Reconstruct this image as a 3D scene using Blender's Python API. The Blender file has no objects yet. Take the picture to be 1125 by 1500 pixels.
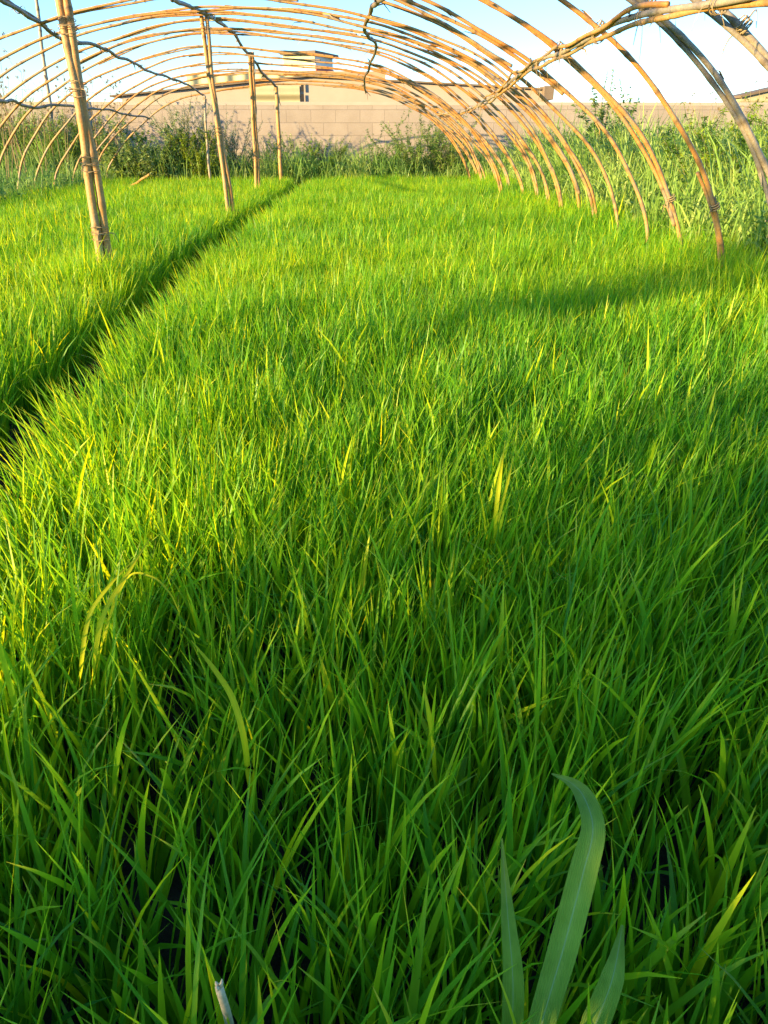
import bpy, math, random
import numpy as np
from math import radians, sin, cos, pi

random.seed(7)
RNG = np.random.default_rng(11)
SC = bpy.context.scene
COL = SC.collection

# ------------------------------------------------------------------ camera
F_PX, CX, CY, HOR, VPX, CZ = 1100.0, 562.5, 750.0, 198.0, 528.0, 0.72
PITCH = math.atan((CY - HOR) / F_PX)
YAW = math.atan((CX - VPX) / F_PX * cos(PITCH))

def ray(x, y):
    a = (x - CX) / F_PX; b = (CY - y) / F_PX
    fh = cos(PITCH) + sin(PITCH) * b; z = -sin(PITCH) + cos(PITCH) * b
    return np.array([a * cos(YAW) + fh * sin(YAW), -a * sin(YAW) + fh * cos(YAW), z])

def at_y(x, y, Y):
    r = ray(x, y); return r * (Y / r[1]) + np.array([0, 0, CZ])

def at_z(x, y, Z):
    r = ray(x, y); return r * ((Z - CZ) / r[2]) + np.array([0, 0, CZ])

cam_d = bpy.data.cameras.new('camera')
cam = bpy.data.objects.new('camera', cam_d); COL.objects.link(cam)
cam_d.sensor_fit = 'VERTICAL'; cam_d.sensor_height = 36.0; cam_d.lens = 36.0 * F_PX / 1500.0
cam_d.clip_start = 0.02; cam_d.clip_end = 2000
cam.location = (0, 0, CZ)
cam.rotation_euler = (pi / 2 - PITCH, 0, -YAW)
SC.camera = cam

# ------------------------------------------------------------------ light
SUN_AZ, SUN_EL = radians(57), radians(11.0)           # behind the camera, to the left
to_sun = np.array([-sin(SUN_AZ) * cos(SUN_EL), -cos(SUN_AZ) * cos(SUN_EL), sin(SUN_EL)])
sd = bpy.data.lights.new('sun', 'SUN'); so = bpy.data.objects.new('sun', sd); COL.objects.link(so)
sd.energy = 4.6; sd.angle = radians(0.55); sd.color = (1.0, 0.72, 0.33)
so.location = (-30, -20, 12)
import mathutils
so.rotation_euler = mathutils.Vector(to_sun).to_track_quat('Z', 'Y').to_euler()
W = bpy.data.worlds.new('World'); SC.world = W; W.use_nodes = True
nt = W.node_tree
bg = nt.nodes['Background']
sky = nt.nodes.new('ShaderNodeTexSky'); sky.sky_type = 'NISHITA'; sky.sun_disc = False
sky.sun_elevation = SUN_EL; sky.sun_rotation = math.atan2(to_sun[0], to_sun[1])
sky.air_density = 1.0; sky.dust_density = 0.0; sky.ozone_density = 5.0
nt.links.new(sky.outputs[0], bg.inputs[0]); bg.inputs[1].default_value = 0.14
SC.view_settings.view_transform = 'Standard'; SC.view_settings.look = 'None'
SC.view_settings.exposure = 1.86; SC.view_settings.gamma = 1.0
SC.cycles.max_bounces = 8; SC.cycles.transmission_bounces = 6; SC.cycles.diffuse_bounces = 6
SC.cycles.use_denoising = True

# ------------------------------------------------------------------ tagging
def tag(o, label=None, cat=None, group=None, kind=None):
    if label: o['label'] = label
    if cat: o['category'] = cat
    if group: o['group'] = group
    if kind: o['kind'] = kind
    return o

def empty(name, loc, label, cat, group=None):
    o = bpy.data.objects.new(name, None); COL.objects.link(o); o.location = loc
    o.empty_display_size = 0.1
    return tag(o, label, cat, group)

class MB:
    """collects vertices, faces and float attributes for ONE mesh"""
    def __init__(s): s.v = []; s.f = []; s.n = 0; s.a = {}
    def add(s, v, f, **att):
        v = np.asarray(v, float).reshape(-1, 3)
        s.v.append(v)
        for q in f: s.f.append([i + s.n for i in q])
        for k in set(list(s.a) + list(att)):
            if k not in s.a: s.a[k] = [np.zeros(s.n)]
            val = att.get(k, 0.0)
            s.a[k].append(np.broadcast_to(np.asarray(val, float), (len(v),)).copy())
        s.n += len(v)
    def box(s, x0, x1, y0, y1, z0, z1, rot=0, c=(0, 0)):
        v = np.array([(x, y, z) for z in (z0, z1) for y in (y0, y1) for x in (x0, x1)], float)
        if rot:
            xx = v[:, 0] - c[0]; yy = v[:, 1] - c[1]
            v[:, 0] = c[0] + xx * cos(rot) - yy * sin(rot); v[:, 1] = c[1] + xx * sin(rot) + yy * cos(rot)
        s.add(v, [(0, 2, 3, 1), (4, 5, 7, 6), (0, 1, 5, 4), (2, 6, 7, 3), (0, 4, 6, 2), (1, 3, 7, 5)])
    def build(s, name, mat, parent=None, smooth=False, origin=None):
        v = np.concatenate(s.v) if s.v else np.zeros((0, 3))
        me = bpy.data.meshes.new(name)
        if origin is not None: v = v - np.asarray(origin)
        me.from_pydata([tuple(p) for p in v], [], s.f)
        for k, arrs in s.a.items():
            at = me.attributes.new(k, 'FLOAT', 'POINT'); at.data.foreach_set('value', np.concatenate(arrs).astype(np.float32))
        me.materials.append(mat)
        if smooth: me.polygons.foreach_set('use_smooth', [True] * len(me.polygons))
        me.update()
        o = bpy.data.objects.new(name, me); COL.objects.link(o)
        if parent is not None: o.parent = parent
        elif origin is not None: o.location = origin
        return o

def mesh_np(name, verts, quads, mat, attrs=None, parent=None, smooth=True):
    """fast build from numpy quads"""
    me = bpy.data.meshes.new(name)
    nv, nf = len(verts), len(quads)
    me.vertices.add(nv); me.vertices.foreach_set('co', verts.astype(np.float32).ravel())
    me.loops.add(nf * 4); me.loops.foreach_set('vertex_index', quads.astype(np.int32).ravel())
    me.polygons.add(nf); me.polygons.foreach_set('loop_start', np.arange(0, nf * 4, 4, dtype=np.int32))
    try: me.polygons.foreach_set('loop_total', np.full(nf, 4, dtype=np.int32))
    except Exception: pass
    if smooth: me.polygons.foreach_set('use_smooth', np.ones(nf, dtype=bool))
    for k, a in (attrs or {}).items():
        at = me.attributes.new(k, 'FLOAT', 'POINT'); at.data.foreach_set('value', a.astype(np.float32))
    me.materials.append(mat); me.update(calc_edges=True); me.validate()
    o = bpy.data.objects.new(name, me); COL.objects.link(o)
    if parent is not None: o.parent = parent
    return o

# ------------------------------------------------------------------ materials
def new_mat(name):
    m = bpy.data.materials.new(name); m.use_nodes = True
    n = m.node_tree.nodes; l = m.node_tree.links
    b = n['Principled BSDF']; b.inputs['Roughness'].default_value = 0.8
    return m, n, l, b

def ramp(n, stops):
    r = n.new('ShaderNodeValToRGB'); e = r.color_ramp.elements
    while len(e) < len(stops): e.new(0.5)
    for el, (p, c) in zip(e, stops): el.position = p; el.color = (*c, 1)
    return r

def attr(n, name):
    a = n.new('ShaderNodeAttribute'); a.attribute_name = name; return a.outputs['Fac']

def noise(n, l, scale, detail=4, coord='Object', rough=0.6):
    tc = n.new('ShaderNodeTexCoord'); t = n.new('ShaderNodeTexNoise')
    t.inputs['Scale'].default_value = scale; t.inputs['Detail'].default_value = detail
    t.inputs['Roughness'].default_value = rough
    l.new(tc.outputs[coord], t.inputs['Vector']); return t.outputs['Fac']

def mixc(n, l, fac, a, b, mode='MIX'):
    m = n.new('ShaderNodeMix'); m.data_type = 'RGBA'; m.blend_type = mode
    for s, v in ((m.inputs['Factor'], fac), (m.inputs['A'], a), (m.inputs['B'], b)):
        if hasattr(v, 'is_linked'): l.new(v, s)
        elif isinstance(v, (int, float)): s.default_value = v
        else: s.default_value = (*v, 1)
    return m.outputs['Result']

def leaf_mat(name, stops, trans=(0.30, 0.42, 0.02), tmix=0.45, rough=0.45, spec=0.25, tip=None):
    """thin leaf: reflection by attribute 'rnd', light also passing through"""
    m, n, l, b = new_mat(name)
    r = ramp(n, stops); l.new(attr(n, 'rnd'), r.inputs['Fac'])
    col = r.outputs['Color']
    if tip:
        tr = ramp(n, [(0.0, (0, 0, 0)), (0.80, (0, 0, 0)), (1.0, (1, 1, 1))]); l.new(attr(n, 'tt'), tr.inputs['Fac'])
        mm = n.new('ShaderNodeMath'); mm.operation = 'MULTIPLY'; l.new(tr.outputs['Color'], mm.inputs[0]); l.new(attr(n, 'dry'), mm.inputs[1])
        col = mixc(n, l, mm.outputs[0], col, tip)
    l.new(col, b.inputs['Base Color'])
    b.inputs['Roughness'].default_value = rough
    b.inputs['Specular IOR Level'].default_value = spec
    t = n.new('ShaderNodeBsdfTranslucent')
    l.new(mixc(n, l, 1.0, col, trans, 'MULTIPLY'), t.inputs['Color'])
    mx = n.new('ShaderNodeMixShader'); mx.inputs[0].default_value = tmix
    l.new(b.outputs[0], mx.inputs[1]); l.new(t.outputs[0], mx.inputs[2])
    l.new(mx.outputs[0], n['Material Output'].inputs['Surface'])
    return m

RICE = leaf_mat('rice_leaf', [(0.0, (0.050, 0.200, 0.018)), (0.45, (0.142, 0.345, 0.015)), (0.80, (0.31, 0.46, 0.013)), (0.93, (0.45, 0.53, 0.014)), (1.0, (0.52, 0.53, 0.02))],
                trans=(2.8, 2.1, 0.5), tmix=0.45, rough=0.40, spec=0.22, tip=(0.38, 0.37, 0.06))
GOLD = leaf_mat('sunlit_tone_rice_leaf', [(0.0, (0.46, 0.50, 0.012)), (1.0, (0.66, 0.62, 0.02))], trans=(1.5, 1.3, 0.4), tmix=0.45, spec=0.1)  # sunlight put into the colour: brighter yellow for the standout leaves
BROAD = leaf_mat('bluish_broad_leaf', [(0.0, (0.20, 0.32, 0.040)), (0.55, (0.25, 0.39, 0.055)), (1.0, (0.31, 0.44, 0.08))], trans=(1.5, 1.5, 0.5), tmix=0.3, rough=0.6, spec=0.06)
WEED = leaf_mat('weed_leaf', [(0.0, (0.085, 0.19, 0.045)), (0.5, (0.19, 0.32, 0.08)), (1.0, (0.36, 0.44, 0.15))], trans=(1.6, 1.6, 0.7), tmix=0.42)
WEED_DARK = leaf_mat('dark_bush_leaf', [(0.0, (0.045, 0.12, 0.03)), (0.5, (0.16, 0.26, 0.08)), (1.0, (0.42, 0.47, 0.21))], trans=(1.5, 1.5, 0.7), tmix=0.38)
WEED_GREY = leaf_mat('silvery_weed_leaf', [(0.0, (0.19, 0.25, 0.16)), (0.6, (0.33, 0.38, 0.27)), (1.0, (0.48, 0.50, 0.38))], trans=(1.2, 1.2, 0.8), tmix=0.25)
WEED_LIME = leaf_mat('lime_weed_leaf', [(0.0, (0.11, 0.22, 0.015)), (0.6, (0.23, 0.34, 0.02)), (1.0, (0.36, 0.40, 0.03))], trans=(1.8, 1.5, 0.5), tmix=0.42)
WEED_PALE = leaf_mat('pale_weed_leaf', [(0.0, (0.11, 0.23, 0.04)), (0.5, (0.23, 0.37, 0.07)), (1.0, (0.40, 0.47, 0.13))], trans=(1.5, 1.4, 0.6), tmix=0.35)
DRYSEED = leaf_mat('dry_seed_head', [(0.0, (0.20, 0.14, 0.06)), (1.0, (0.38, 0.29, 0.13))], trans=(1.2, 1.1, 0.8), tmix=0.2)

def cane_mat(name, warm, pale, grey):
    m, n, l, b = new_mat(name)
    nz = noise(n, l, 9, 5); r = ramp(n, [(0.30, warm), (0.55, pale), (0.72, grey)])
    mp = n.new('ShaderNodeMath'); mp.operation = 'ADD'; l.new(nz, mp.inputs[0])
    gs = n.new('ShaderNodeMath'); gs.operation = 'MULTIPLY_ADD'; gs.inputs[1].default_value = 0.34; gs.inputs[2].default_value = -0.17
    l.new(attr(n, 'grey'), gs.inputs[0]); l.new(gs.outputs[0], mp.inputs[1]); l.new(mp.outputs[0], r.inputs['Fac'])
    fine = noise(n, l, 120, 3)
    c = mixc(n, l, 0.55, r.outputs['Color'], ramp_out(n, l, fine, [(0.35, (0.55, 0.5, 0.45)), (0.65, (1, 1, 1))]), 'MULTIPLY')
    c = mixc(n, l, attr(n, 'node'), c, (0.10, 0.065, 0.035))
    l.new(c, b.inputs['Base Color']); b.inputs['Roughness'].default_value = 0.55
    bp = n.new('ShaderNodeBump'); bp.inputs['Strength'].default_value = 0.35; bp.inputs['Distance'].default_value = 0.004
    l.new(fine, bp.inputs['Height']); l.new(bp.outputs[0], b.inputs['Normal'])
    return m

def ramp_out(n, l, fac, stops):
    r = ramp(n, stops); l.new(fac, r.inputs['Fac']); return r.outputs['Color']

CANE = cane_mat('dry_cane', (0.52, 0.215, 0.040), (0.46, 0.27, 0.09), (0.30, 0.23, 0.15))
CANE_OLD_SHADE = cane_mat('weathered_shaded_cane', (0.36, 0.25, 0.14), (0.36, 0.30, 0.21), (0.26, 0.23, 0.19))  # old cane; also holds the shade painted on the nearest arches
STICK = cane_mat('dark_branch', (0.20, 0.135, 0.07), (0.24, 0.185, 0.115), (0.17, 0.145, 0.115))
FIBRE, n_, l_, b_ = new_mat('dry_fibre')
b_.inputs['Base Color'].default_value = (0.30, 0.22, 0.11, 1)
PLASTIC, n_, l_, b_ = new_mat('plastic_strip')
b_.inputs['Base Color'].default_value = (0.62, 0.62, 0.58, 1); b_.inputs['Roughness'].default_value = 0.4
WIRE, n_, l_, b_ = new_mat('grey_wire'); b_.inputs['Base Color'].default_value = (0.32, 0.33, 0.33, 1)

def soil_mat():
    m, n, l, b = new_mat('dark_soil')
    l.new(ramp_out(n, l, noise(n, l, 14, 8), [(0.3, (0.020, 0.015, 0.010)), (0.7, (0.085, 0.062, 0.038))]), b.inputs['Base Color'])
    bp = n.new('ShaderNodeBump'); bp.inputs['Strength'].default_value = 0.8; bp.inputs['Distance'].default_value = 0.03
    l.new(noise(n, l, 30, 6), bp.inputs['Height']); l.new(bp.outputs[0], b.inputs['Normal'])
    b.inputs['Roughness'].default_value = 1.0; b.inputs['Specular IOR Level'].default_value = 0.05
    return m
SOIL = soil_mat()

def block_mat(name, c1, c2, mortar, sx=0.375, sz=0.178, msize=0.005):
    m, n, l, b = new_mat(name)
    tc = n.new('ShaderNodeTexCoord'); sep = n.new('ShaderNodeSeparateXYZ'); cmb = n.new('ShaderNodeCombineXYZ')
    l.new(tc.outputs['Object'], sep.inputs[0]); l.new(sep.outputs['X'], cmb.inputs['X']); l.new(sep.outputs['Z'], cmb.inputs['Y'])
    br = n.new('ShaderNodeTexBrick'); l.new(cmb.outputs[0], br.inputs['Vector'])
    br.inputs['Scale'].default_value = 1; br.inputs['Brick Width'].default_value = sx; br.inputs['Row Height'].default_value = sz
    br.inputs['Mortar Size'].default_value = msize; br.inputs['Mortar Smooth'].default_value = 0.4
    br.inputs['Color1'].default_value = (*c1, 1); br.inputs['Color2'].default_value = (*c2, 1); br.inputs['Mortar'].default_value = (*mortar, 1)
    br.inputs['Bias'].default_value = -0.1
    st = ramp_out(n, l, noise(n, l, 2.2, 6), [(0.25, (0.80, 0.78, 0.76)), (0.6, (1, 1, 1))])
    fn = ramp_out(n, l, noise(n, l, 60, 3), [(0.3, (0.88, 0.87, 0.86)), (0.7, (1, 1, 1))])
    c = mixc(n, l, 1.0, br.outputs['Color'], st, 'MULTIPLY'); c = mixc(n, l, 1.0, c, fn, 'MULTIPLY')
    l.new(c, b.inputs['Base Color'])
    bp = n.new('ShaderNodeBump'); bp.inputs['Strength'].default_value = 0.5; bp.inputs['Distance'].default_value = 0.006; bp.invert = True
    l.new(br.outputs['Fac'], bp.inputs['Height']); l.new(bp.outputs[0], b.inputs['Normal'])
    b.inputs['Roughness'].default_value = 0.9
    return m

def plain_mat(name, c, var=0.15, scale=4, rough=0.85):
    m, n, l, b = new_mat(name)
    d = tuple(x * (1 - var) for x in c)
    l.new(ramp_out(n, l, noise(n, l, scale, 6), [(0.3, d), (0.7, c)]), b.inputs['Base Color'])
    b.inputs['Roughness'].default_value = rough
    return m

def corrug_mat(name, c, pitch, axis='Z'):
    m, n, l, b = new_mat(name)
    tc = n.new('ShaderNodeTexCoord'); sep = n.new('ShaderNodeSeparateXYZ'); l.new(tc.outputs['Object'], sep.inputs[0])
    mu = n.new('ShaderNodeMath'); mu.operation = 'MULTIPLY'; mu.inputs[1].default_value = 2 * pi / pitch; l.new(sep.outputs[axis], mu.inputs[0])
    si = n.new('ShaderNodeMath'); si.operation = 'SINE'; l.new(mu.outputs[0], si.inputs[0])
    bp = n.new('ShaderNodeBump'); bp.inputs['Strength'].default_value = 0.9; bp.inputs['Distance'].default_value = 0.05
    l.new(si.outputs[0], bp.inputs['Height']); l.new(bp.outputs[0], b.inputs['Normal'])
    d = tuple(x * 0.85 for x in c)
    l.new(ramp_out(n, l, noise(n, l, 1.5, 5), [(0.3, d), (0.7, c)]), b.inputs['Base Color'])
    b.inputs['Roughness'].default_value = 0.6
    return m

BLOCK = block_mat('sandy_block_wall', (0.345, 0.292, 0.245), (0.312, 0.264, 0.222), (0.255, 0.212, 0.176))
RENDER = plain_mat('sandy_render', (0.56, 0.43, 0.29), 0.12, 3)
PLASTER = plain_mat('cream_plaster', (0.41, 0.335, 0.255), 0.14, 1.2)
COPE = plain_mat('pale_coping', (0.40, 0.34, 0.28), 0.15, 3)
CLAD = corrug_mat('cream_cladding', (0.46, 0.40, 0.22), 0.30)
ROOFM = plain_mat('brown_roof', (0.19, 0.14, 0.09), 0.3, 3)
ROOFY = corrug_mat('yellow_metal_roof', (0.52, 0.48, 0.24), 0.5, 'X')
HUTY = plain_mat('pale_yellow_render', (0.66, 0.62, 0.34), 0.06, 1)
HUTW = plain_mat('white_render', (0.72, 0.72, 0.62), 0.06, 1)
REDP = plain_mat('faded_red_paint', (0.55, 0.12, 0.08), 0.15, 1)
PINK = plain_mat('pink_roof_tile', (0.52, 0.30, 0.17), 0.2, 2)
HOLE, n_, l_, b_ = new_mat('dark_opening'); b_.inputs['Base Color'].default_value = (0.015, 0.012, 0.01, 1)

# ------------------------------------------------------------------ tubes and canes
def frames(P):
    P = np.asarray(P, float); T = np.gradient(P, axis=0); T /= np.linalg.norm(T, axis=1, keepdims=True) + 1e-12
    ref = np.array([0, 1, 0.02]) if abs(T[:, 1]).mean() < 0.8 else np.array([1, 0, 0.02])
    U = np.cross(T, ref); U /= np.linalg.norm(U, axis=1, keepdims=True) + 1e-12
    V = np.cross(T, U); return T, U, V

def resample(P, step):
    P = np.asarray(P, float); d = np.r_[0, np.cumsum(np.linalg.norm(np.diff(P, axis=0), axis=1))]
    n = max(4, int(d[-1] / step) + 1); s = np.linspace(0, d[-1], n)
    return np.stack([np.interp(s, d, P[:, k]) for k in range(3)], 1), s

def smooth_path(P, n=8):
    """Catmull-Rom through the points"""
    P = np.asarray(P, float); Q = np.vstack([2 * P[0] - P[1], P, 2 * P[-1] - P[-2]]); out = []
    for i in range(1, len(Q) - 2):
        for t in np.linspace(0, 1, n, endpoint=False):
            a, b, c, d = Q[i - 1], Q[i], Q[i + 1], Q[i + 2]
            out.append(0.5 * ((2 * b) + (c - a) * t + (2 * a - 5 * b + 4 * c - d) * t * t + (3 * b - a - 3 * c + d) * t ** 3))
    out.append(P[-1]); return np.array(out)

def tube(mb, P, R, k=8, **att):
    P = np.asarray(P, float); m = len(P); R = np.broadcast_to(np.asarray(R, float), (m,))
    T, U, V = frames(P)
    ang = np.linspace(0, 2 * pi, k, endpoint=False)
    ring = P[:, None] + R[:, None, None] * (np.cos(ang)[None, :, None] * U[:, None] + np.sin(ang)[None, :, None] * V[:, None])
    f = [(i * k + j, i * k + (j + 1) % k, (i + 1) * k + (j + 1) % k, (i + 1) * k + j) for i in range(m - 1) for j in range(k)]
    f.append(tuple(range(k - 1, -1, -1))); f.append(tuple((m - 1) * k + j for j in range(k)))
    att = {a: (np.repeat(v, k) if np.ndim(v) == 1 else v) for a, v in att.items()}
    mb.add(ring.reshape(-1, 3), f, **att)

def cane(mb, P, r0, r1, node_gap=0.17, grey=0.5, k=8, wob=0.004, sheath=0.25, rng=random):
    """a jointed reed cane along P: swollen dark nodes, peeling sheaths"""
    P, s = resample(P, 0.016 if r0 > 0.009 else 0.025)
    L = s[-1]; ph = rng.random() * 9
    T, U, V = frames(P)
    w = wob * (np.sin(s * 5.1 + ph) + 0.6 * np.sin(s * 11.7 + 2 * ph)); w2 = wob * (np.sin(s * 4.3 + 2.7 * ph) + 0.6 * np.sin(s * 9.1 + ph))
    P = P + U * w[:, None] + V * w2[:, None]
    R = r0 + (r1 - r0) * s / L
    nodes = []; q = rng.random() * node_gap
    while q < L: nodes.append(q); q += node_gap * (0.75 + 0.5 * rng.random())
    nd = np.zeros(len(s)); sw = np.zeros(len(s))
    for q in nodes:
        nd = np.maximum(nd, np.exp(-((s - q) / 0.008) ** 2)); sw = np.maximum(sw, np.exp(-((s - q) / 0.016) ** 2))
        # kink at each joint
    R = R * (1 + 0.16 * sw)
    g = np.clip(grey + 0.28 * np.sin(s * 2.3 + ph) + 0.15 * np.sin(s * 7 + ph), 0, 1)
    tube(mb, P, R, k, node=0.75 * nd, grey=g)
    for q in nodes:
        if rng.random() < sheath:
            i = min(len(s) - 2, int(q / L * (len(s) - 1)))
            d = T[i] * (1 if rng.random() < .5 else -1); a = rng.random() * 2 * pi
            out = U[i] * cos(a) + V[i] * sin(a)
            ln = 0.03 + 0.06 * rng.random(); b0 = P[i] + out * R[i] * 0.95
            side = np.cross(d, out) * R[i] * 0.7
            p1 = b0 + d * ln * 0.6 + out * ln * 0.12; p2 = b0 + d * ln + out * ln * (0.15 + 0.5 * rng.random()) - np.array([0, 0, 0.25 * ln])
            mb.add([b0 - side, b0 + side, p1 + side * .6, p1 - side * .6, p2], [(0, 1, 2, 3), (3, 2, 4)], node=0.0, grey=0.65)

def tie_wrap(mb, c, d, r, turns=3, thick=0.0022, tails=2, rng=random):
    """fibre wound round a crossing, loose tails hanging"""
    d = np.asarray(d, float); d /= np.linalg.norm(d); ref = np.array([0, 0, 1.0]) if abs(d[2]) < .8 else np.array([1.0, 0, 0])
    u = np.cross(d, ref); u /= np.linalg.norm(u); v = np.cross(d, u)
    for sgn in (-1, 1):
        t = np.linspace(0, turns * 2 * pi, turns * 10)
        P = c + np.outer(np.cos(t), u) * r + np.outer(np.sin(t), v) * r + np.outer((t / t[-1] - .5) * sgn * r * 1.6, d)
        tube(mb, P, thick, 4)
    for _ in range(tails):
        a = rng.random() * 2 * pi; p0 = c + (u * cos(a) + v * sin(a)) * r
        out = (u * cos(a) + v * sin(a)); ln = 0.03 + 0.07 * rng.random()
        P = [p0, p0 + out * ln * .4 - np.array([0, 0, ln * .1]), p0 + out * ln * .6 - np.array([0, 0, ln * .7])]
        tube(mb, smooth_path(P, 4), np.linspace(thick * 1.3, thick * .4, 9), 4)

def ditch_x(y):
    return np.interp(y, [0, 1.5, 2.3, 3.4, 5.2, 9.0, 11.5], [-.66, -.745, -.80, -.835, -.865, -.80, -.74]) + 0.012 * np.sin(y * 2.9)

# ------------------------------------------------------------------ ground
def ground():
    # fine patch near the beds, coarse out to the horizon, one sheet
    xs = np.unique(np.r_[-400, -150, -60, -25, -12, np.arange(-7, 6.01, 0.07), 9, 20, 60, 150, 400])
    ys = np.unique(np.r_[-400, -100, -30, -12, -6, np.arange(-3, 13.6, 0.12), 16, 22, 40, 100, 250, 600])
    X, Y = np.meshgrid(xs, ys)
    Z = 0.012 * np.sin(X * 7.1 + 3 * np.sin(Y * 2.3)) + 0.010 * np.sin(Y * 9.3 + 2 * np.sin(X * 5.1))
    far = (np.abs(X) > 7) | (Y > 13.6) | (Y < -3); Z[far] = 0
    xd = ditch_x(Y); ditch = np.exp(-((X - xd) / 0.09) ** 4); Z = Z - 0.11 * ditch * ((Y > -3) & (Y < 11.4))
    nx, ny = len(xs), len(ys)
    i = np.arange(nx - 1)[None, :] + nx * np.arange(ny - 1)[:, None]
    q = np.stack([i, i + 1, i + 1 + nx, i + nx], -1).reshape(-1, 4)
    o = mesh_np('ground', np.stack([X, Y, Z], -1).reshape(-1, 3), q, SOIL)
    tag(o, 'dark brown soil under the rice beds and along the furrow', 'ground', kind='structure')
ground()

# ------------------------------------------------------------------ blades of grass (numpy)
def blades(base, length, width, az, lean, curl, nseg, rnd, dry, fold=True, roll=None):
    N = len(base); t = np.linspace(0, 1, nseg + 1)
    phi = lean[:, None] + curl[:, None] * t[None, :] ** 1.7                 # angle from vertical
    ds = (length / nseg)[:, None]
    mid = 0.5 * (phi[:, 1:] + phi[:, :-1])
    h = np.concatenate([np.zeros((N, 1)), np.cumsum(np.sin(mid) * ds, 1)], 1)
    z = np.concatenate([np.zeros((N, 1)), np.cumsum(np.cos(mid) * ds, 1)], 1)
    bend = RNG.normal(0, 0.10, N)                                            # sideways sweep
    sw = bend[:, None] * length[:, None] * t[None, :] ** 2
    ca, sa = np.cos(az)[:, None], np.sin(az)[:, None]
    cx = base[:, 0:1] + h * ca - sw * sa; cy = base[:, 1:2] + h * sa + sw * ca; cz = base[:, 2:3] + z
    prof = np.interp(t, [0, .12, .4, .7, .9, 1], [.55, .8, 1.0, .82, .40, .03])
    hw = 0.5 * width[:, None] * prof[None, :]
    rl = (roll if roll is not None else RNG.normal(0, 0.5, N))[:, None] + RNG.normal(0, 0.5, N)[:, None] * t[None, :]
    # across vector: horizontal side turned about the blade axis
    nx, ny, nz = -np.cos(phi) * ca, -np.cos(phi) * sa, np.sin(phi)
    ax = -sa * np.cos(rl) + nx * np.sin(rl); ay = ca * np.cos(rl) + ny * np.sin(rl); az_ = nz * np.sin(rl)
    L = np.stack([cx - ax * hw, cy - ay * hw, cz - az_ * hw], -1); Rr = np.stack([cx + ax * hw, cy + ay * hw, cz + az_ * hw], -1)
    if fold:
        mx = sa * np.sin(rl) + nx * np.cos(rl); my = -ca * np.sin(rl) + ny * np.cos(rl); mz = nz * np.cos(rl)
        k = 0.35
        M = np.stack([cx - mx * hw * k, cy - my * hw * k, cz - mz * hw * k], -1)
        V = np.stack([L, M, Rr], 2); c = 3
    else:
        V = np.stack([L, Rr], 2); c = 2
    V = V.reshape(-1, 3)
    row = (nseg + 1) * c
    q = []
    for j in range(c - 1):
        s0 = np.arange(nseg) * c + j
        q.append(np.stack([s0, s0 + 1, s0 + c + 1, s0 + c], -1))
    q = np.concatenate(q)
    Q = (np.arange(N)[:, None, None] * row + q[None]).reshape(-1, 4)
    rep = lambda a: np.repeat(a, row)
    tt = np.tile(np.repeat(t, c), N)
    return V, Q, dict(rnd=rep(rnd), tt=tt, dry=rep(dry))

def merge(parts):
    V, Q, A, n = [], [], {}, 0
    for v, q, a in parts:
        V.append(v); Q.append(q + n); n += len(v)
        for k, x in a.items(): A.setdefault(k, []).append(x)
    return np.concatenate(V), np.concatenate(Q), {k: np.concatenate(x) for k, x in A.items()}

def field(x, y, s, seed):
    """smooth pseudo-noise in -1..1"""
    r = np.random.default_rng(seed); out = np.zeros_like(x)
    for k in range(5):
        a = r.random() * 2 * pi; f = s * (0.6 + 1.2 * r.random()); out += np.sin((x * np.cos(a) + y * np.sin(a)) * f + r.random() * 6.3 + 1.5 * np.sin((x * np.sin(a) - y * np.cos(a)) * f * .7 + r.random() * 6))
    return out / 3.0

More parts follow.
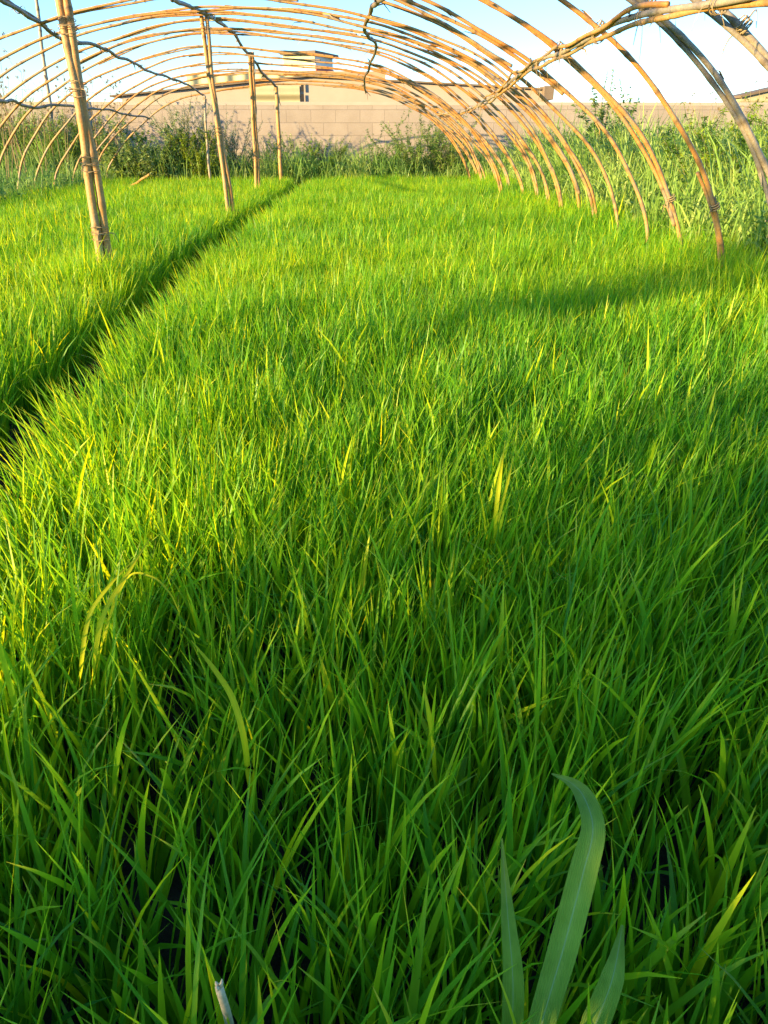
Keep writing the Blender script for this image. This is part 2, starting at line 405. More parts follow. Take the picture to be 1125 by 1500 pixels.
def bed(x0, x1, y0, y1, plants, leaves, nseg, fold, hscale, wscale, edge0=None, edge1=None):
    n = int((x1 - x0) * (y1 - y0) * plants)
    x = x0 + (x1 - x0) * RNG.random(n); y = y0 + (y1 - y0) * RNG.random(n)
    keep = np.ones(n, bool)
    ditch = ditch_x(y)
    if edge0 is not None: keep &= x > ditch + edge0 + 0.022 * field(x * 0, y, 9, 3)
    if edge1 is not None: keep &= x < ditch + edge1 + 0.022 * field(x * 0, y, 9, 5)
    keep &= RNG.random(n) < 0.82 + 0.35 * field(x, y, 7, 21)                  # thin patches
    # leave out what the camera could never see even after a side step
    keep &= np.abs(x) < 0.75 * y + 1.3
    x, y = x[keep], y[keep]; n = len(x)
    hp = (1 + 0.06 * field(x, y, 3.0, 8) + 0.07 * field(x, y, 10, 9)) * hscale
    hp *= 1 + 0.30 * np.exp(-((x + 1.2) ** 2 + (y - 3.4) ** 2) / 0.05) + 0.20 * np.clip((x - 1.35) / .2, 0, 1)
    x = np.repeat(x, leaves); y = np.repeat(y, leaves); hp = np.repeat(hp, leaves)
    N = len(x); li = np.tile(np.arange(leaves), n)
    b = np.stack([x + RNG.normal(0, .004, N), y + RNG.normal(0, .004, N), np.full(N, -0.01)], 1)
    ln = hp * (0.60 + 0.46 * RNG.random(N)) * np.where(li == 0, 0.82, 1.0)
    tall = RNG.random(N) < 0.03; ln[tall] *= 1.22
    wd = wscale * np.clip(np.exp(RNG.normal(0, .30, N)), .5, 1.8)
    ang = 2 * pi * RNG.random(N)
    pref = -0.1 + 0.9 * field(x, y, 2.2, 14)
    mixw = RNG.random(N) < 0.28
    ang = np.where(mixw, pref + RNG.normal(0, .7, N), ang)
    lean = np.abs(RNG.normal(0.08, 0.15, N)); curl = np.abs(RNG.normal(0.22, 0.36, N))
    flop = RNG.random(N) < 0.09; curl[flop] += 0.9 * RNG.random(flop.sum())
    # plants on the furrow's edges lean out over it
    rn = np.clip(0.40 + 0.20 * RNG.normal(size=N) + 0.12 * field(x, y, 2.5, 31) + 0.18 * (wd / wscale - 1), 0, 0.90)
    yl = RNG.random(N) < 0.034; rn[yl] = 0.86 + 0.14 * RNG.random(yl.sum()); wd[yl] *= 1.25; ln[yl] *= 1.05
    dry = np.where(RNG.random(N) < 0.24, RNG.random(N), 0)
    if edge0 is not None:
        d = x - ditch_x(y) - edge0; e = d < 0.12
        ang[e] = np.where(RNG.random(e.sum()) < .6, pi + RNG.normal(0, .6, e.sum()), ang[e]); lean[e] += 0.12 * RNG.random(e.sum())
    return blades(b, ln, wd, ang, lean, curl, nseg, rn, dry, fold)

NEAR = dict(plants=3300, leaves=4, nseg=7, fold=True, hscale=0.246, wscale=0.0046)
MID = dict(plants=3800, leaves=4, nseg=5, fold=False, hscale=0.252, wscale=0.0044)
FAR = dict(plants=1900, leaves=4, nseg=4, fold=False, hscale=0.250, wscale=0.0058)
E0, E1 = 0.095, -0.145
right = merge([bed(-1.0, 1.2, -0.15, 0.62, edge0=E0, **dict(NEAR, plants=2100, wscale=.0054)), bed(-1.0, 1.62, 0.62, 1.5, edge0=E0, **NEAR), bed(-1.0, 1.95, 1.5, 4.2, edge0=E0, **MID), bed(-1.0, 1.9, 4.2, 11.5, edge0=E0, **FAR)])
o = mesh_np('rice_grass', right[0], right[1], RICE, right[2])
tag(o, 'dense bright green rice seedling grass filling the wide bed right of the furrow', 'grass', kind='stuff')
left = merge([bed(-2.2, -0.7, 0.2, 1.5, edge1=E1, **NEAR), bed(-3.3, -0.7, 1.5, 4.2, edge1=E1, **MID), bed(-3.45, -0.7, 4.2, 11.0, edge1=E1, **FAR)])
o = mesh_np('rice_grass', left[0], left[1], RICE, left[2])
tag(o, 'green rice seedling grass of the narrower bed left of the dark furrow', 'grass', kind='stuff')

# ------------------------------------------------------------------ single leaves that stand out
def strip(mb, P, W, fold=0.3, up=None, rnd=0.5, twist=0.0):
    P = smooth_path(P, 8); m = len(P); t = np.linspace(0, 1, m)
    if np.ndim(W): W = np.interp(t, np.linspace(0, 1, len(W)), W)
    T, U, V = frames(P)
    toc = np.array([0, 0, CZ + 1.5]) - P; toc /= np.linalg.norm(toc, axis=1, keepdims=True)   # leaf's upper face looks upwards
    A = np.cross(T, toc); A /= np.linalg.norm(A, axis=1, keepdims=True); Nn = np.cross(A, T)
    cs, sn = np.cos(twist * t)[:, None], np.sin(twist * t)[:, None]; A, Nn = A * cs + Nn * sn, Nn * cs - A * sn
    hw = (W / 2)[:, None] if np.ndim(W) else W / 2
    cols = [P - A * hw, P - A * hw * .5 - Nn * hw * fold * .6, P - Nn * hw * fold, P + A * hw * .5 - Nn * hw * fold * .6, P + A * hw]
    v = np.stack(cols, 1).reshape(-1, 3); c = 5
    f = [(i * c + j, i * c + j + 1, (i + 1) * c + j + 1, (i + 1) * c + j) for i in range(m - 1) for j in range(c - 1)]
    mid = np.tile([0.35, 0.45, 0.95, 0.45, 0.35], m)
    mb.add(v, f, rnd=np.clip(mid * rnd * 2, 0, 1), tt=np.repeat(t, c), dry=0.0, across=np.tile([0, .25, .5, .75, 1.0], m))

def add_veins(m):
    n, l = m.node_tree.nodes, m.node_tree.links; b = n['Principled BSDF']
    mu = n.new('ShaderNodeMath'); mu.operation = 'MULTIPLY'; mu.inputs[1].default_value = 2 * pi * 13; l.new(attr(n, 'across'), mu.inputs[0])
    si = n.new('ShaderNodeMath'); si.operation = 'SINE'; l.new(mu.outputs[0], si.inputs[0])
    vein = ramp_out(n, l, si.outputs[0], [(0.0, (0.90, 0.92, 0.90)), (0.7, (1.0, 1.0, 1.0))])
    blot = ramp_out(n, l, noise(n, l, 70, 6), [(0.3, (0.72, 0.78, 0.70)), (0.6, (1.05, 1.03, 1.0))])
    rib = n.new('ShaderNodeMath'); rib.operation = 'COMPARE'; rib.inputs[1].default_value = 0.5; rib.inputs[2].default_value = 0.022; l.new(attr(n, 'across'), rib.inputs[0])
    src = b.inputs['Base Color'].links[0].from_socket
    c = mixc(n, l, 1.0, src, vein, 'MULTIPLY'); c = mixc(n, l, 1.0, c, blot, 'MULTIPLY'); c = mixc(n, l, rib.outputs[0], c, (0.30, 0.44, 0.17))
    l.new(c, b.inputs['Base Color'])
    bp = n.new('ShaderNodeBump'); bp.inputs['Strength'].default_value = 0.5; bp.inputs['Distance'].default_value = 0.0006
    l.new(si.outputs[0], bp.inputs['Height']); l.new(bp.outputs[0], b.inputs['Normal'])
add_veins(BROAD)

def leaf_thing(name, label, cat, leaves, mat, part='leaf', group=None):
    base = np.array(leaves[0][0][0]); base[2] = 0
    e = empty(name, tuple(base), label, cat, group)
    for P, Wd, kw in leaves:
        mb = MB(); strip(mb, P, Wd, **kw); mb.build(part, mat, e, smooth=True, origin=base)
    return e

def pz(pts): return [at_z(x, y, z) for x, y, z in pts]

leaf_thing('broad_leaf_weed', 'tall weed with three wide bluish leaves standing out of the foreground rice', 'weed', [
    (pz([(735, 1740, .02), (782, 1540, .15), (826, 1385, .215), (855, 1275, .262), (869, 1213, .285), (857, 1168, .292), (838, 1146, .286), (808, 1133, .272)]), [0.0151, 0.0179, 0.0200, 0.0189, 0.0165, 0.0144, 0.0096, 0.0014], dict(fold=.28, rnd=.55)),
    (pz([(742, 1740, .02), (748, 1560, .13), (752, 1440, .19), (744, 1340, .225), (735, 1228, .245)]), [0.0124, 0.0151, 0.0151, 0.0096, 0.0014], dict(fold=.35, rnd=.35)),
    (pz([(748, 1740, .02), (838, 1590, .12), (872, 1500, .17), (898, 1430, .20), (912, 1355, .215)]), [0.0124, 0.0151, 0.0186, 0.0151, 0.0021], dict(fold=.25, rnd=.5))], BROAD)
leaf_thing('sunlit_tone_rice_plant', 'three long leaves coloured sunlit yellow crossing above the shaded grass at the left', 'rice plant', [
    (pz([(120, 1060, .05), (136, 985, .17), (150, 905, .24), (188, 838, .275), (223, 783, .29)]), [0.0033, 0.0053, 0.0059, 0.0050, 0.0007], dict(fold=.3, rnd=.5)),
    (pz([(112, 1062, .05), (118, 985, .17), (130, 905, .23), (160, 858, .26), (198, 818, .27)]), [0.0033, 0.0046, 0.0053, 0.0040, 0.0007], dict(fold=.3, rnd=.45)),
    (pz([(128, 1062, .05), (150, 940, .2), (185, 848, .26), (222, 845, .268), (248, 868, .262), (262, 896, .25)]), [0.0026, 0.0033, 0.0033, 0.0026, 0.0020, 0.0007], dict(fold=.2, rnd=.4))], GOLD)
leaf_thing('sunlit_tone_rice_plant', 'single arched leaf coloured sunlit yellow bending left above the dark foreground grass', 'rice plant', [
    (pz([(372, 1190, .06), (364, 1135, .16), (357, 1080, .215), (340, 1022, .25), (312, 978, .27), (280, 938, .28)]), [0.0033, 0.0053, 0.0059, 0.0059, 0.0046, 0.0007], dict(fold=.3, rnd=.5)),
    (pz([(370, 1190, .06), (371, 1130, .16), (374, 1088, .2)]), [0.0026, 0.0040, 0.0007], dict(fold=.3, rnd=.5))], GOLD)
leaf_thing('sunlit_tone_rice_plant', 'tall upright pair of leaves coloured sunlit yellow in the middle of the right bed', 'rice plant', [
    (pz([(716, 830, .06), (722, 792, .17), (730, 718, .26), (740, 645, .31)]), [0.0033, 0.0059, 0.0066, 0.0007], dict(fold=.3, rnd=.5)),
    (pz([(718, 830, .06), (726, 780, .18), (744, 705, .25), (752, 668, .27)]), [0.0026, 0.0040, 0.0040, 0.0007], dict(fold=.3, rnd=.45))], GOLD)
leaf_thing('sunlit_tone_rice_plant', 'short upright leaf tip coloured sunlit yellow just above the broad bluish weed', 'rice plant', [
    (pz([(640, 1180, .04), (634, 1090, .19), (628, 1045, .235), (619, 998, .26)]), [0.0033, 0.0053, 0.0046, 0.0007], dict(fold=.3, rnd=.35))], GOLD)
STRAW = plain_mat('bleached_straw', (0.82, 0.62, 0.34), .3, 220)
mb = MB()
tube(mb, smooth_path(pz([(352, 1600, .02), (338, 1508, .14), (321, 1446, .20)]), 6), np.linspace(.0036, .0030, 13), 8)
p0 = at_z(321, 1446, .20)
for a, ln in ((0.4, .007), (2.6, .004), (4.4, .005)):
    d = np.array([cos(a), sin(a), 0]); tube(mb, [p0 + d * .0012, p0 + d * .0022 + [0, 0, ln * .5], p0 + d * .0026 + [0, 0, ln]], [.0017, .0012, .0004], 5)
o = mb.build('dry_stalk', STRAW, smooth=True); tag(o, 'pale broken dry stalk poking up at the very bottom of the grass', 'stalk')

# ------------------------------------------------------------------ cane tunnel
XC, A_, B_ = -0.965, 2.60, 1.53
HOOPS = [  # depth, right-hand points and left-hand points read off the photograph
 ('A', 2.45, [(1052, 10), (1090, 48), (1125, 90)], []),
 ('B', 2.95, [(943, 5), (975, 28), (1000, 52), (1030, 82), (1055, 120), (1080, 155), (1095, 185), (1112, 222), (1125, 255)], []),
 ('C', 3.44, [(830, 0), (848, 10), (880, 40), (900, 58), (935, 95), (960, 125), (985, 162), (1005, 200), (1022, 235), (1040, 275), (1052, 310), (1060, 345), (1067, 368)], []),
 ('D', 3.93, [(722, 0), (760, 25), (800, 50), (829, 74), (872, 116), (895, 142), (921, 170), (944, 202), (965, 237), (979, 272), (994, 324), (1004, 351)], []),
 ('E', 4.52, [(635, 2), (668, 20), (700, 40), (740, 60), (780, 86), (800, 104), (829, 130), (858, 159), (884, 188), (901, 214), (918, 246), (933, 277), (947, 321)], []),
 ('F', 5.09, [(560, 0), (580, 5), (610, 20), (640, 35), (680, 52), (710, 75), (740, 97), (760, 107), (775, 122), (800, 144), (823, 170), (843, 191), (866, 220), (884, 248), (895, 277), (902, 313)], []),
 ('G', 5.66, [(467, 8), (510, 16), (540, 25), (585, 38), (620, 55), (650, 65), (680, 78), (715, 100), (738, 118), (751, 130), (771, 146), (785, 162), (801, 180), (815, 198), (830, 219), (842, 237), (853, 260), (862, 276), (867, 292)], [(0, 56), (20, 48), (50, 37), (80, 26), (105, 20), (150, 9), (200, 1)]),
 ('H', 6.05, [(430, 16), (500, 30), (545, 40), (580, 52), (620, 65), (660, 80), (700, 100), (741, 135), (760, 151), (775, 162), (792, 185), (807, 207), (821, 226), (832, 246), (839, 264), (846, 288)], [(0, 88), (40, 68), (80, 50), (108, 42), (140, 34), (200, 22), (240, 16), (290, 13), (360, 11)]),
 ('I', 6.57, [(430, 30), (500, 42), (545, 48), (600, 66), (735, 144), (751, 162), (768, 180), (785, 205), (800, 235), (810, 251), (818, 272), (821, 287)], [(0, 112), (50, 85), (87, 66), (110, 57), (140, 46), (200, 30), (240, 22), (300, 20)]),
 ('J', 7.03, [(430, 40), (545, 57), (570, 62), (610, 78), (650, 96), (680, 115), (712, 148), (730, 162), (750, 185), (769, 210), (784, 233), (796, 253), (803, 277)], [(5, 143), (40, 120), (92, 88), (115, 78), (150, 66), (200, 47), (240, 35), (290, 28)]),
 ('K', 7.61, [(420, 50), (555, 68), (590, 78), (620, 92), (650, 108), (668, 122), (703, 151), (730, 178), (751, 205), (767, 226), (778, 245), (783, 265)], [(0, 192), (10, 178), (25, 157), (60, 130), (96, 104), (118, 93), (145, 80), (165, 70), (200, 58), (250, 47), (290, 42)]),
 ('L', 8.10, [(420, 58), (500, 66), (555, 78), (600, 97), (640, 121), (679, 153), (696, 171), (712, 189), (727, 206), (741, 224), (751, 242), (767, 276)], [(0, 240), (15, 210), (35, 175), (55, 155), (98, 122), (120, 107), (170, 82), (200, 70), (250, 55), (300, 48)]),
 ('LL', 8.60, [(400, 76), (450, 80), (500, 86), (545, 94), (580, 108), (600, 122), (640, 147)], [(28, 255), (30, 238), (40, 215), (60, 185), (82, 155), (100, 142), (123, 127), (150, 108), (200, 92), (250, 75), (300, 68)]),
 ('M', 9.05, [(400, 86), (450, 88), (545, 101), (580, 113), (673, 178), (691, 190), (711, 210), (727, 230), (739, 245), (743, 263)], [(53, 265), (65, 232), (85, 200), (110, 170), (130, 148), (160, 126), (200, 108), (250, 85), (300, 78)]),
 ('N', 9.79, [(420, 97), (480, 99), (545, 110), (590, 127), (679, 197), (696, 213), (714, 230), (727, 261)], [(83, 257), (100, 225), (115, 200), (140, 170), (165, 150), (200, 125), (240, 105), (300, 94)]),
 ('NN', 10.2, [(420, 106), (480, 107), (560, 120), (610, 145)], [(110, 250), (120, 230), (150, 190), (200, 140), (230, 120), (300, 106)]),
 ('O', 10.6, [(420, 111), (480, 112), (545, 122), (590, 138), (641, 176), (663, 194), (679, 208), (695, 226), (705, 244), (712, 260)], [(125, 258), (140, 225), (160, 200), (200, 155), (230, 133), (300, 112)]),
 ('OO', 11.0, [(440, 119), (500, 122), (560, 134), (600, 152)], [(148, 230), (165, 205), (197, 175), (230, 145), (270, 128), (330, 122)]),
 ('P', 11.37, [(440, 124), (500, 127), (545, 134), (580, 146), (640, 180), (659, 197), (677, 215), (689, 235), (700, 254)], [(157, 248), (170, 228), (200, 190), (220, 172), (250, 150), (300, 137), (360, 128)]),
]
def hoop_path(Y, rp, lp, seed):
    th, ss = [], []
    for x, y in rp + lp:
        p = at_y(x, y, Y); u = (p[0] - XC) / A_; w = p[2] / B_
        th.append(math.atan2(w, u)); ss.append(math.hypot(u, w))
    o = np.argsort(th); th = np.array(th)[o]; ss = np.array(ss)[o]
    T = np.linspace(-0.03, pi + 0.03, 160)
    s = np.interp(T, th, ss, left=ss[0], right=ss[-1])
    if not lp: s = np.where(T > th[-1], 1 + (ss[-1] - 1) * np.exp(-(T - th[-1]) * 2), s)
    k = np.exp(-0.5 * (np.arange(-9, 10) / 3.2) ** 2); k /= k.sum()
    s = np.convolve(np.pad(s, 9, 'edge'), k, 'valid')
    r = np.random.default_rng(seed)
    yy = Y + 0.03 * np.sin(T * 2 + r.random() * 6) + 0.012 * np.sin(T * 5 + r.random() * 6)
    P = np.stack([XC + A_ * np.cos(T) * s, yy, B_ * np.sin(T) * s], 1)
    return P
ORD = ['nearest', 'second', 'third', 'fourth', 'fifth', 'sixth', 'seventh', 'eighth', 'ninth', 'tenth', 'eleventh', 'twelfth', 'thirteenth', 'fourteenth', 'fifteenth', 'sixteenth', 'seventeenth', 'eighteenth', 'last']
LOOK = {'A': 'thick shade-grey cane arch cut off by the top right corner, nearest of the tunnel',
        'B': 'double shade-grey cane arch reaching the right edge, second nearest of the tunnel',
        'C': 'cane arch with an orange foot of two canes beside the shaded strip of grass',
        'D': 'single orange cane arch, the fourth from the front of the tunnel',
        'P': 'farthest cane arch of the tunnel, standing just before the block wall'}
HP = {}
for i, (nm, Y, rp, lp) in enumerate(HOOPS):
    rr = random.Random(100 + i)
    P = hoop_path(Y, rp, lp, i); HP[nm] = P
    T, U, V = frames(P)
    # base of the thing: right foot
    foot = np.array([P[3][0], Y, 0.0])
    lab = LOOK.get(nm, 'curved dry cane arch over the beds, %s from the front of the tunnel' % ORD[i])
    e = empty('cane_hoop', tuple(foot), lab, 'hoop', 'cane hoops of the tunnel')
    n = len(P); grey = {'A': .95, 'B': .85}.get(nm, .42)
    m = CANE_OLD_SHADE if nm in 'AB' else CANE  # shade on the two nearest arches is put into this greyer colour
    r = 0.0102 if Y < 6 else 0.0112
    def sub(a, b, off): # a stretch of the arch, laid beside the centre line
        q = P[a:b].copy(); w = off * np.ones(b - a); q += V[a:b] * 0 + U[a:b] * w[:, None]; q[:, 1] += abs(off) * (1 if off > 0 else -1) * .6
        return q
    a1 = int(n * (.60 + .1 * rr.random())); a0 = int(n * (.34 + .1 * rr.random()))
    mb = MB(); cane(mb, sub(0, a1, 0.0045), r * 1.1, r * .55, .19, grey, rng=rr); mb.build('cane', m, e, True, foot)
    mb = MB(); cane(mb, sub(a0, n, -0.0045)[::-1], r * 1.1, r * .55, .19, grey + .1, rng=rr); mb.build('cane', m, e, True, foot)
    # a second, thinner cane strengthening a stretch
    if nm == 'A': a, b, of = 5, 90, 0.021
    elif nm == 'B': a, b, of = 0, 80, 0.019
    elif nm == 'C': a, b, of = 0, 22, 0.017
    elif nm == 'E': a, b, of = 34, 95, 0.022
    else:
        a = rr.choice([0, 0, 0, 12, 40]); b = a + rr.choice([26, 40, 60]); of = rr.choice([-1, 1]) * .015
    mb = MB(); q = sub(a, b, of); q = q + U[a:b] * (0.007 * np.sin(np.linspace(0, 7, b - a)))[:, None]
    cane(mb, q, r * .95, r * .7, .19, grey + .15, rng=rr); mb.build('bracing_cane', m, e, True, foot)
    if nm in ('A', 'B', 'C', 'D'):
        for j in ([16, 40] if nm != 'A' else [24, 36, 44]):
            mb = MB(); tie_wrap(mb, P[j], T[j], r * 1.9, rng=rr); mb.build('binding', FIBRE, e, True, foot)

def on_cyl(x, y, k=0.985, b=None, ylo=1.5, yhi=11.6):
    """where a line of sight meets the inside of the tunnel's arch"""
    r = ray(x, y); best = None
    Ys = np.linspace(ylo, yhi, 900); q = r[None] * (Ys / r[1])[:, None]; q[:, 2] += CZ
    bb = B_ * k * np.interp(Ys, [2, 6, 9, 11.4], [1.0, 0.985, 0.97, 0.90]) if b is None else b
    g = np.hypot((q[:, 0] - XC) / (A_ * k), q[:, 2] / bb) - 1
    s = np.where(np.sign(g[1:]) != np.sign(g[:-1]))[0]
    return q[s[-1]] if len(s) else q[np.argmin(np.abs(g))]

def ray_to(x, y, Y): return at_y(x, y, Y)

# purlins running along under the arches
rr = random.Random(5)
def purlin_pts(pts, ylo, yhi, k=.985):
    P = [on_cyl(x, y, k, ylo=1.5) for x, y in pts]
    P = np.array(P)
    # keep depth increasing steadily
    Yv = np.maximum.accumulate(P[:, 1]); Yv = np.minimum(Yv, 11.5)
    Yv = Yv + np.arange(len(Yv)) * 1e-3
    return np.array([at_y(x, y, Y) for (x, y), Y in zip(pts, Yv)])

p3 = [(1150, -14), (1100, -6), (1060, 0), (1000, 10), (940, 20), (900, 38), (870, 52), (840, 68), (800, 85), (775, 100), (750, 117), (725, 140), (700, 153), (682, 162), (665, 166), (640, 165)]
Q = purlin_pts(p3, 2, 11.5)
base = Q[0]
e = empty('cane_purlin', tuple(base), 'thick bundle of two pale canes running under the right side of the arches', 'purlin', 'long canes tying the arches together')
S = smooth_path(Q, 6)
mb = MB(); cane(mb, S, .0095, .009, .2, .8, rng=rr); mb.build('cane', CANE_OLD_SHADE, e, True, base)
S2 = S + np.array([0.007, 0, -0.017]); mb = MB(); cane(mb, S2[2:], .008, .0072, .2, .7, rng=rr, sheath=.5); mb.build('cane', CANE, e, True, base)
S3 = S + np.array([-0.014, 0, 0.010]); mb = MB(); cane(mb, S3[20:70], .008, .006, .2, .6, rng=rr, wob=.008); mb.build('cane', CANE, e, True, base)
for x, y in [(1052, 3), (945, 20), (875, 50), (828, 74), (790, 92), (757, 112), (728, 137), (705, 151), (672, 164)]:
    c = on_cyl(x, y, .985)
    j = int(np.argmin(np.linalg.norm(S - c, axis=1))); d = S[min(j + 1, len(S) - 1)] - S[j - 1]
    mb = MB(); tie_wrap(mb, S[j] + np.array([.004, 0, -.009]), d, .0215, 2, .0012, tails=4, rng=rr); mb.build('binding', FIBRE, e, True, base)
for x, y, dx, dy in [(779, 98, -2, 42), (790, 96, -1, 50), (784, 98, 4, 40), (770, 104, -2, 30)]:
    c = on_cyl(x, y, .98); d = at_y(x + dx, y + dy, c[1])
    mb = MB(); tube(mb, smooth_path([c, c * .5 + d * .5 + [.008, 0, 0], d], 6), .0014, 4); mb.build('dangling_string', FIBRE, e, True, base)

p1 = [(5, 0), (30, 17), (55, 33), (80, 50), (100, 60), (125, 64), (150, 71), (180, 85), (210, 100), (240, 112), (267, 120), (285, 131), (299, 140)]
Q = purlin_pts(p1, 4, 11.5); base = Q[0]
e = empty('cane_purlin', tuple(base), 'slim dark cane running under the left side of the arches from the top left corner', 'purlin', 'long canes tying the arches together')
S = smooth_path(np.vstack([Q[0] * 2 - Q[1], Q]), 6)
mb = MB(); cane(mb, S, .013, .011, .25, .8, rng=rr, wob=.006); mb.build('cane', STICK, e, True, base)
mb = MB(); cane(mb, S[:22] + np.array([0, 0, .017]), .007, .006, .25, .7, rng=rr); mb.build('cane', STICK, e, True, base)
for f_ in (.15, .3, .42, .55, .68, .8):
    j = int(f_ * len(S)); mb = MB(); tie_wrap(mb, S[j], S[j + 1] - S[j - 1], .018, 2, .0018, tails=3, rng=rr); mb.build('binding', FIBRE, e, True, base)

p2 = [(250, -4), (257, 0), (275, 10), (300, 20), (322, 33), (345, 53), (362, 78), (380, 100), (392, 115), (404, 127)]
Q = purlin_pts(p2, 4, 11.5); Yr = np.interp(np.arange(len(p2)), [0, 3, 6, 9], [5.2, 6.6, 9.3, 11.4]); Q = np.array([at_y(x, y, Y) for (x, y), Y in zip(p2, Yr)]); base = Q[0]
e = empty('ridge_cane', tuple(base), 'dark ridge cane resting on the props along the top of the arches', 'purlin', 'long canes tying the arches together')
S = smooth_path(Q, 6)
mb = MB(); cane(mb, S, .014, .015, .25, .8, rng=rr, wob=.006); mb.build('cane', STICK, e, True, base)
mb = MB()
j = 21; d_ = S[j + 3] - S[j - 3]; tie_wrap(mb, S[j], d_, .020, 5, .005, tails=0, rng=rr); mb.build('plastic_wrap', PLASTIC, e, True, base)
mb = MB(); j = 38; c = S[j]
tube(mb, smooth_path([c, c + np.array([.02, 0, -.05]), c + np.array([.03, .02, -.13])], 6), np.linspace(.02, .006, 13), 5)
mb.build('plastic_strip', PLASTIC, e, True, base)

p4 = [(562, -6), (553, 3), (545, 13), (537, 26), (535, 45), (541, 55), (548, 62), (551, 71), (547, 85), (540, 100), (534, 112), (534, 124), (537, 134)]
Yb = np.linspace(4.6, 9.6, len(p4)); Q = np.array([at_y(x, y, Y) for (x, y), Y in zip(p4, Yb)]); base = Q[0]
e = empty('crooked_branch', tuple(base), 'crooked brown branch hanging free at its far end under the top of the arches', 'branch')
S = smooth_path(Q, 6)
mb = MB(); cane(mb, S, .015, .010, .3, .5, rng=rr, wob=.006, sheath=.6); mb.build('stem', STICK, e, True, base)
for j in (10, 30, 44, 60):
    mb = MB(); c = S[j]; tube(mb, [c, c + np.array([.06 * rr.choice([-1, 1]), .05, .02]), c + np.array([.1 * rr.choice([-1, 1]), .08, -.02])], [.006, .004, .002], 5, node=0., grey=.5); mb.build('twig', STICK, e, True, base)
for k in range(4):
    mb = MB(); c = S[-1]; tube(mb, [c, c + np.array([rr.uniform(-.06, .06), .03, rr.uniform(-.1, -.02)])], [.004, .001], 4, node=0., grey=.9); mb.build('twig', STICK, e, True, base)

p0 = [(-25, 143), (0, 147), (20, 150), (50, 156), (95, 155), (125, 159), (160, 162), (190, 168), (220, 174)]
Yb = np.linspace(6.2, 11.3, len(p0)); Q = np.array([at_y(x, y, Y) for (x, y), Y in zip(p0, Yb)]); base = Q[0]
e = empty('cane_purlin', tuple(base), 'thin dark cane low on the left, crossing behind the thick front prop', 'purlin', 'long canes tying the arches together')
S = smooth_path(Q, 6)
mb = MB(); cane(mb, S, .014, .010, .25, .85, rng=rr, wob=.008); mb.build('cane', STICK, e, True, base)
for j in (12, 20, 28, 36, 42):
    mb = MB(); tie_wrap(mb, S[j], S[j + 1] - S[j - 1], .018, 2, .0018, tails=3, rng=rr); mb.build('binding', FIBRE, e, True, base)

# props
def prop(pts, Y, label, r, double, mat, top_over=0.0, ties=(), dark=.35, group='upright cane props'):
    P = np.array([at_y(x, y, Y) for x, y in pts])
    d = (P[-1] - P[-2]) / np.linalg.norm(P[-1] - P[-2]); t = P[-1][2] / max(1e-3, -d[2]) if d[2] < -1e-3 else 0
    P = np.vstack([P, P[-1] + d * (t + .03)])
    if top_over: P = np.vstack([P[0] + (P[0] - P[1]) / np.linalg.norm(P[0] - P[1]) * top_over, P])
    base = np.array([P[-1][0], Y, 0.0])
    e = empty('cane_prop', tuple(base), label, 'prop', group)
    S = smooth_path(P, 8); q = random.Random(int(Y * 100))
    mb = MB(); cane(mb, S[::-1] + np.array([-r * .7 * double, 0, 0]), r * 1.05, r * .9, .24, dark, rng=q, sheath=.4, k=10); mb.build('cane', mat, e, True, base)
    if double:
        mb = MB(); cane(mb, S[::-1] + np.array([r * .7, .012, 0]) + np.outer(np.sin(np.linspace(0, 8, len(S))) * .004, [1, 0, 0]), r, r * .85, .26, dark + .2, rng=q, sheath=.4, k=10); mb.build('cane', mat, e, True, base)
    for f_ in ties:
        mb = MB(); j = min(len(S) - 2, max(1, int(f_ * len(S)))); tie_wrap(mb, S[j], S[j + 1] - S[j - 1], r * (2.05 if double else 1.15), 2, .0016, tails=3, rng=q); mb.build('binding', FIBRE, e, True, base)
    return e
prop([(92, 0), (104, 70), (116, 140), (128, 215), (138, 285), (152, 376)], 3.62, 'thick front prop of two golden canes leaning in the left bed', .0185, 1, CANE, .55, (.2, .42, .62, .8))
prop([(298, 24), (306, 90), (316, 160), (326, 225), (336, 300)], 6.6, 'tall prop of two slim canes under the ridge, second from the front', .0165, 1, CANE, 0, (.05, .5))
prop([(367, 76), (371, 140), (374, 205), (377, 272)], 9.3, 'straight cane prop topped by a white strip, third along the ridge', .019, 1, CANE, 0, (.06, .6))
prop([(404, 126), (406, 160), (409, 200), (411, 240)], 11.35, 'short cane prop at the far end of the ridge, before the block wall', .026, 0, CANE, 0, (.05,))
prop([(299, 140), (301, 175), (304, 215), (307, 250)], 11.3, 'thin crooked prop under the far end of the left dark cane', .017, 0, CANE_OLD_SHADE, 0, (.05,))
prop([(52, -10), (58, 40), (66, 100), (74, 160), (78, 205)], 12.7, 'thin grey prop rising behind the left end of the arches', .025, 0, CANE_OLD_SHADE, .2, (.3,), .8)

def loose_stick(pts, z0, z1, label, r, mat):
    a = at_z(*pts[0], z0); b = at_z(*pts[1], z1)
    mb = MB(); base = np.array([a[0], a[1], 0]); cane(mb, [a, a * .5 + b * .5, b], r, r * .8, .2, .6, rng=rr)
    o = mb.build('loose_cane', mat, None, True, base); tag(o, label, 'cane')
loose_stick([(1101, 337), (1150, 311)], .27, .36, 'broken grey cane lying in the grass at the right edge', .011, CANE_OLD_SHADE)
loose_stick([(192, 272), (219, 256)], .17, .33, 'short pale stick slanting out of the left bed behind the front prop', .014, CANE)

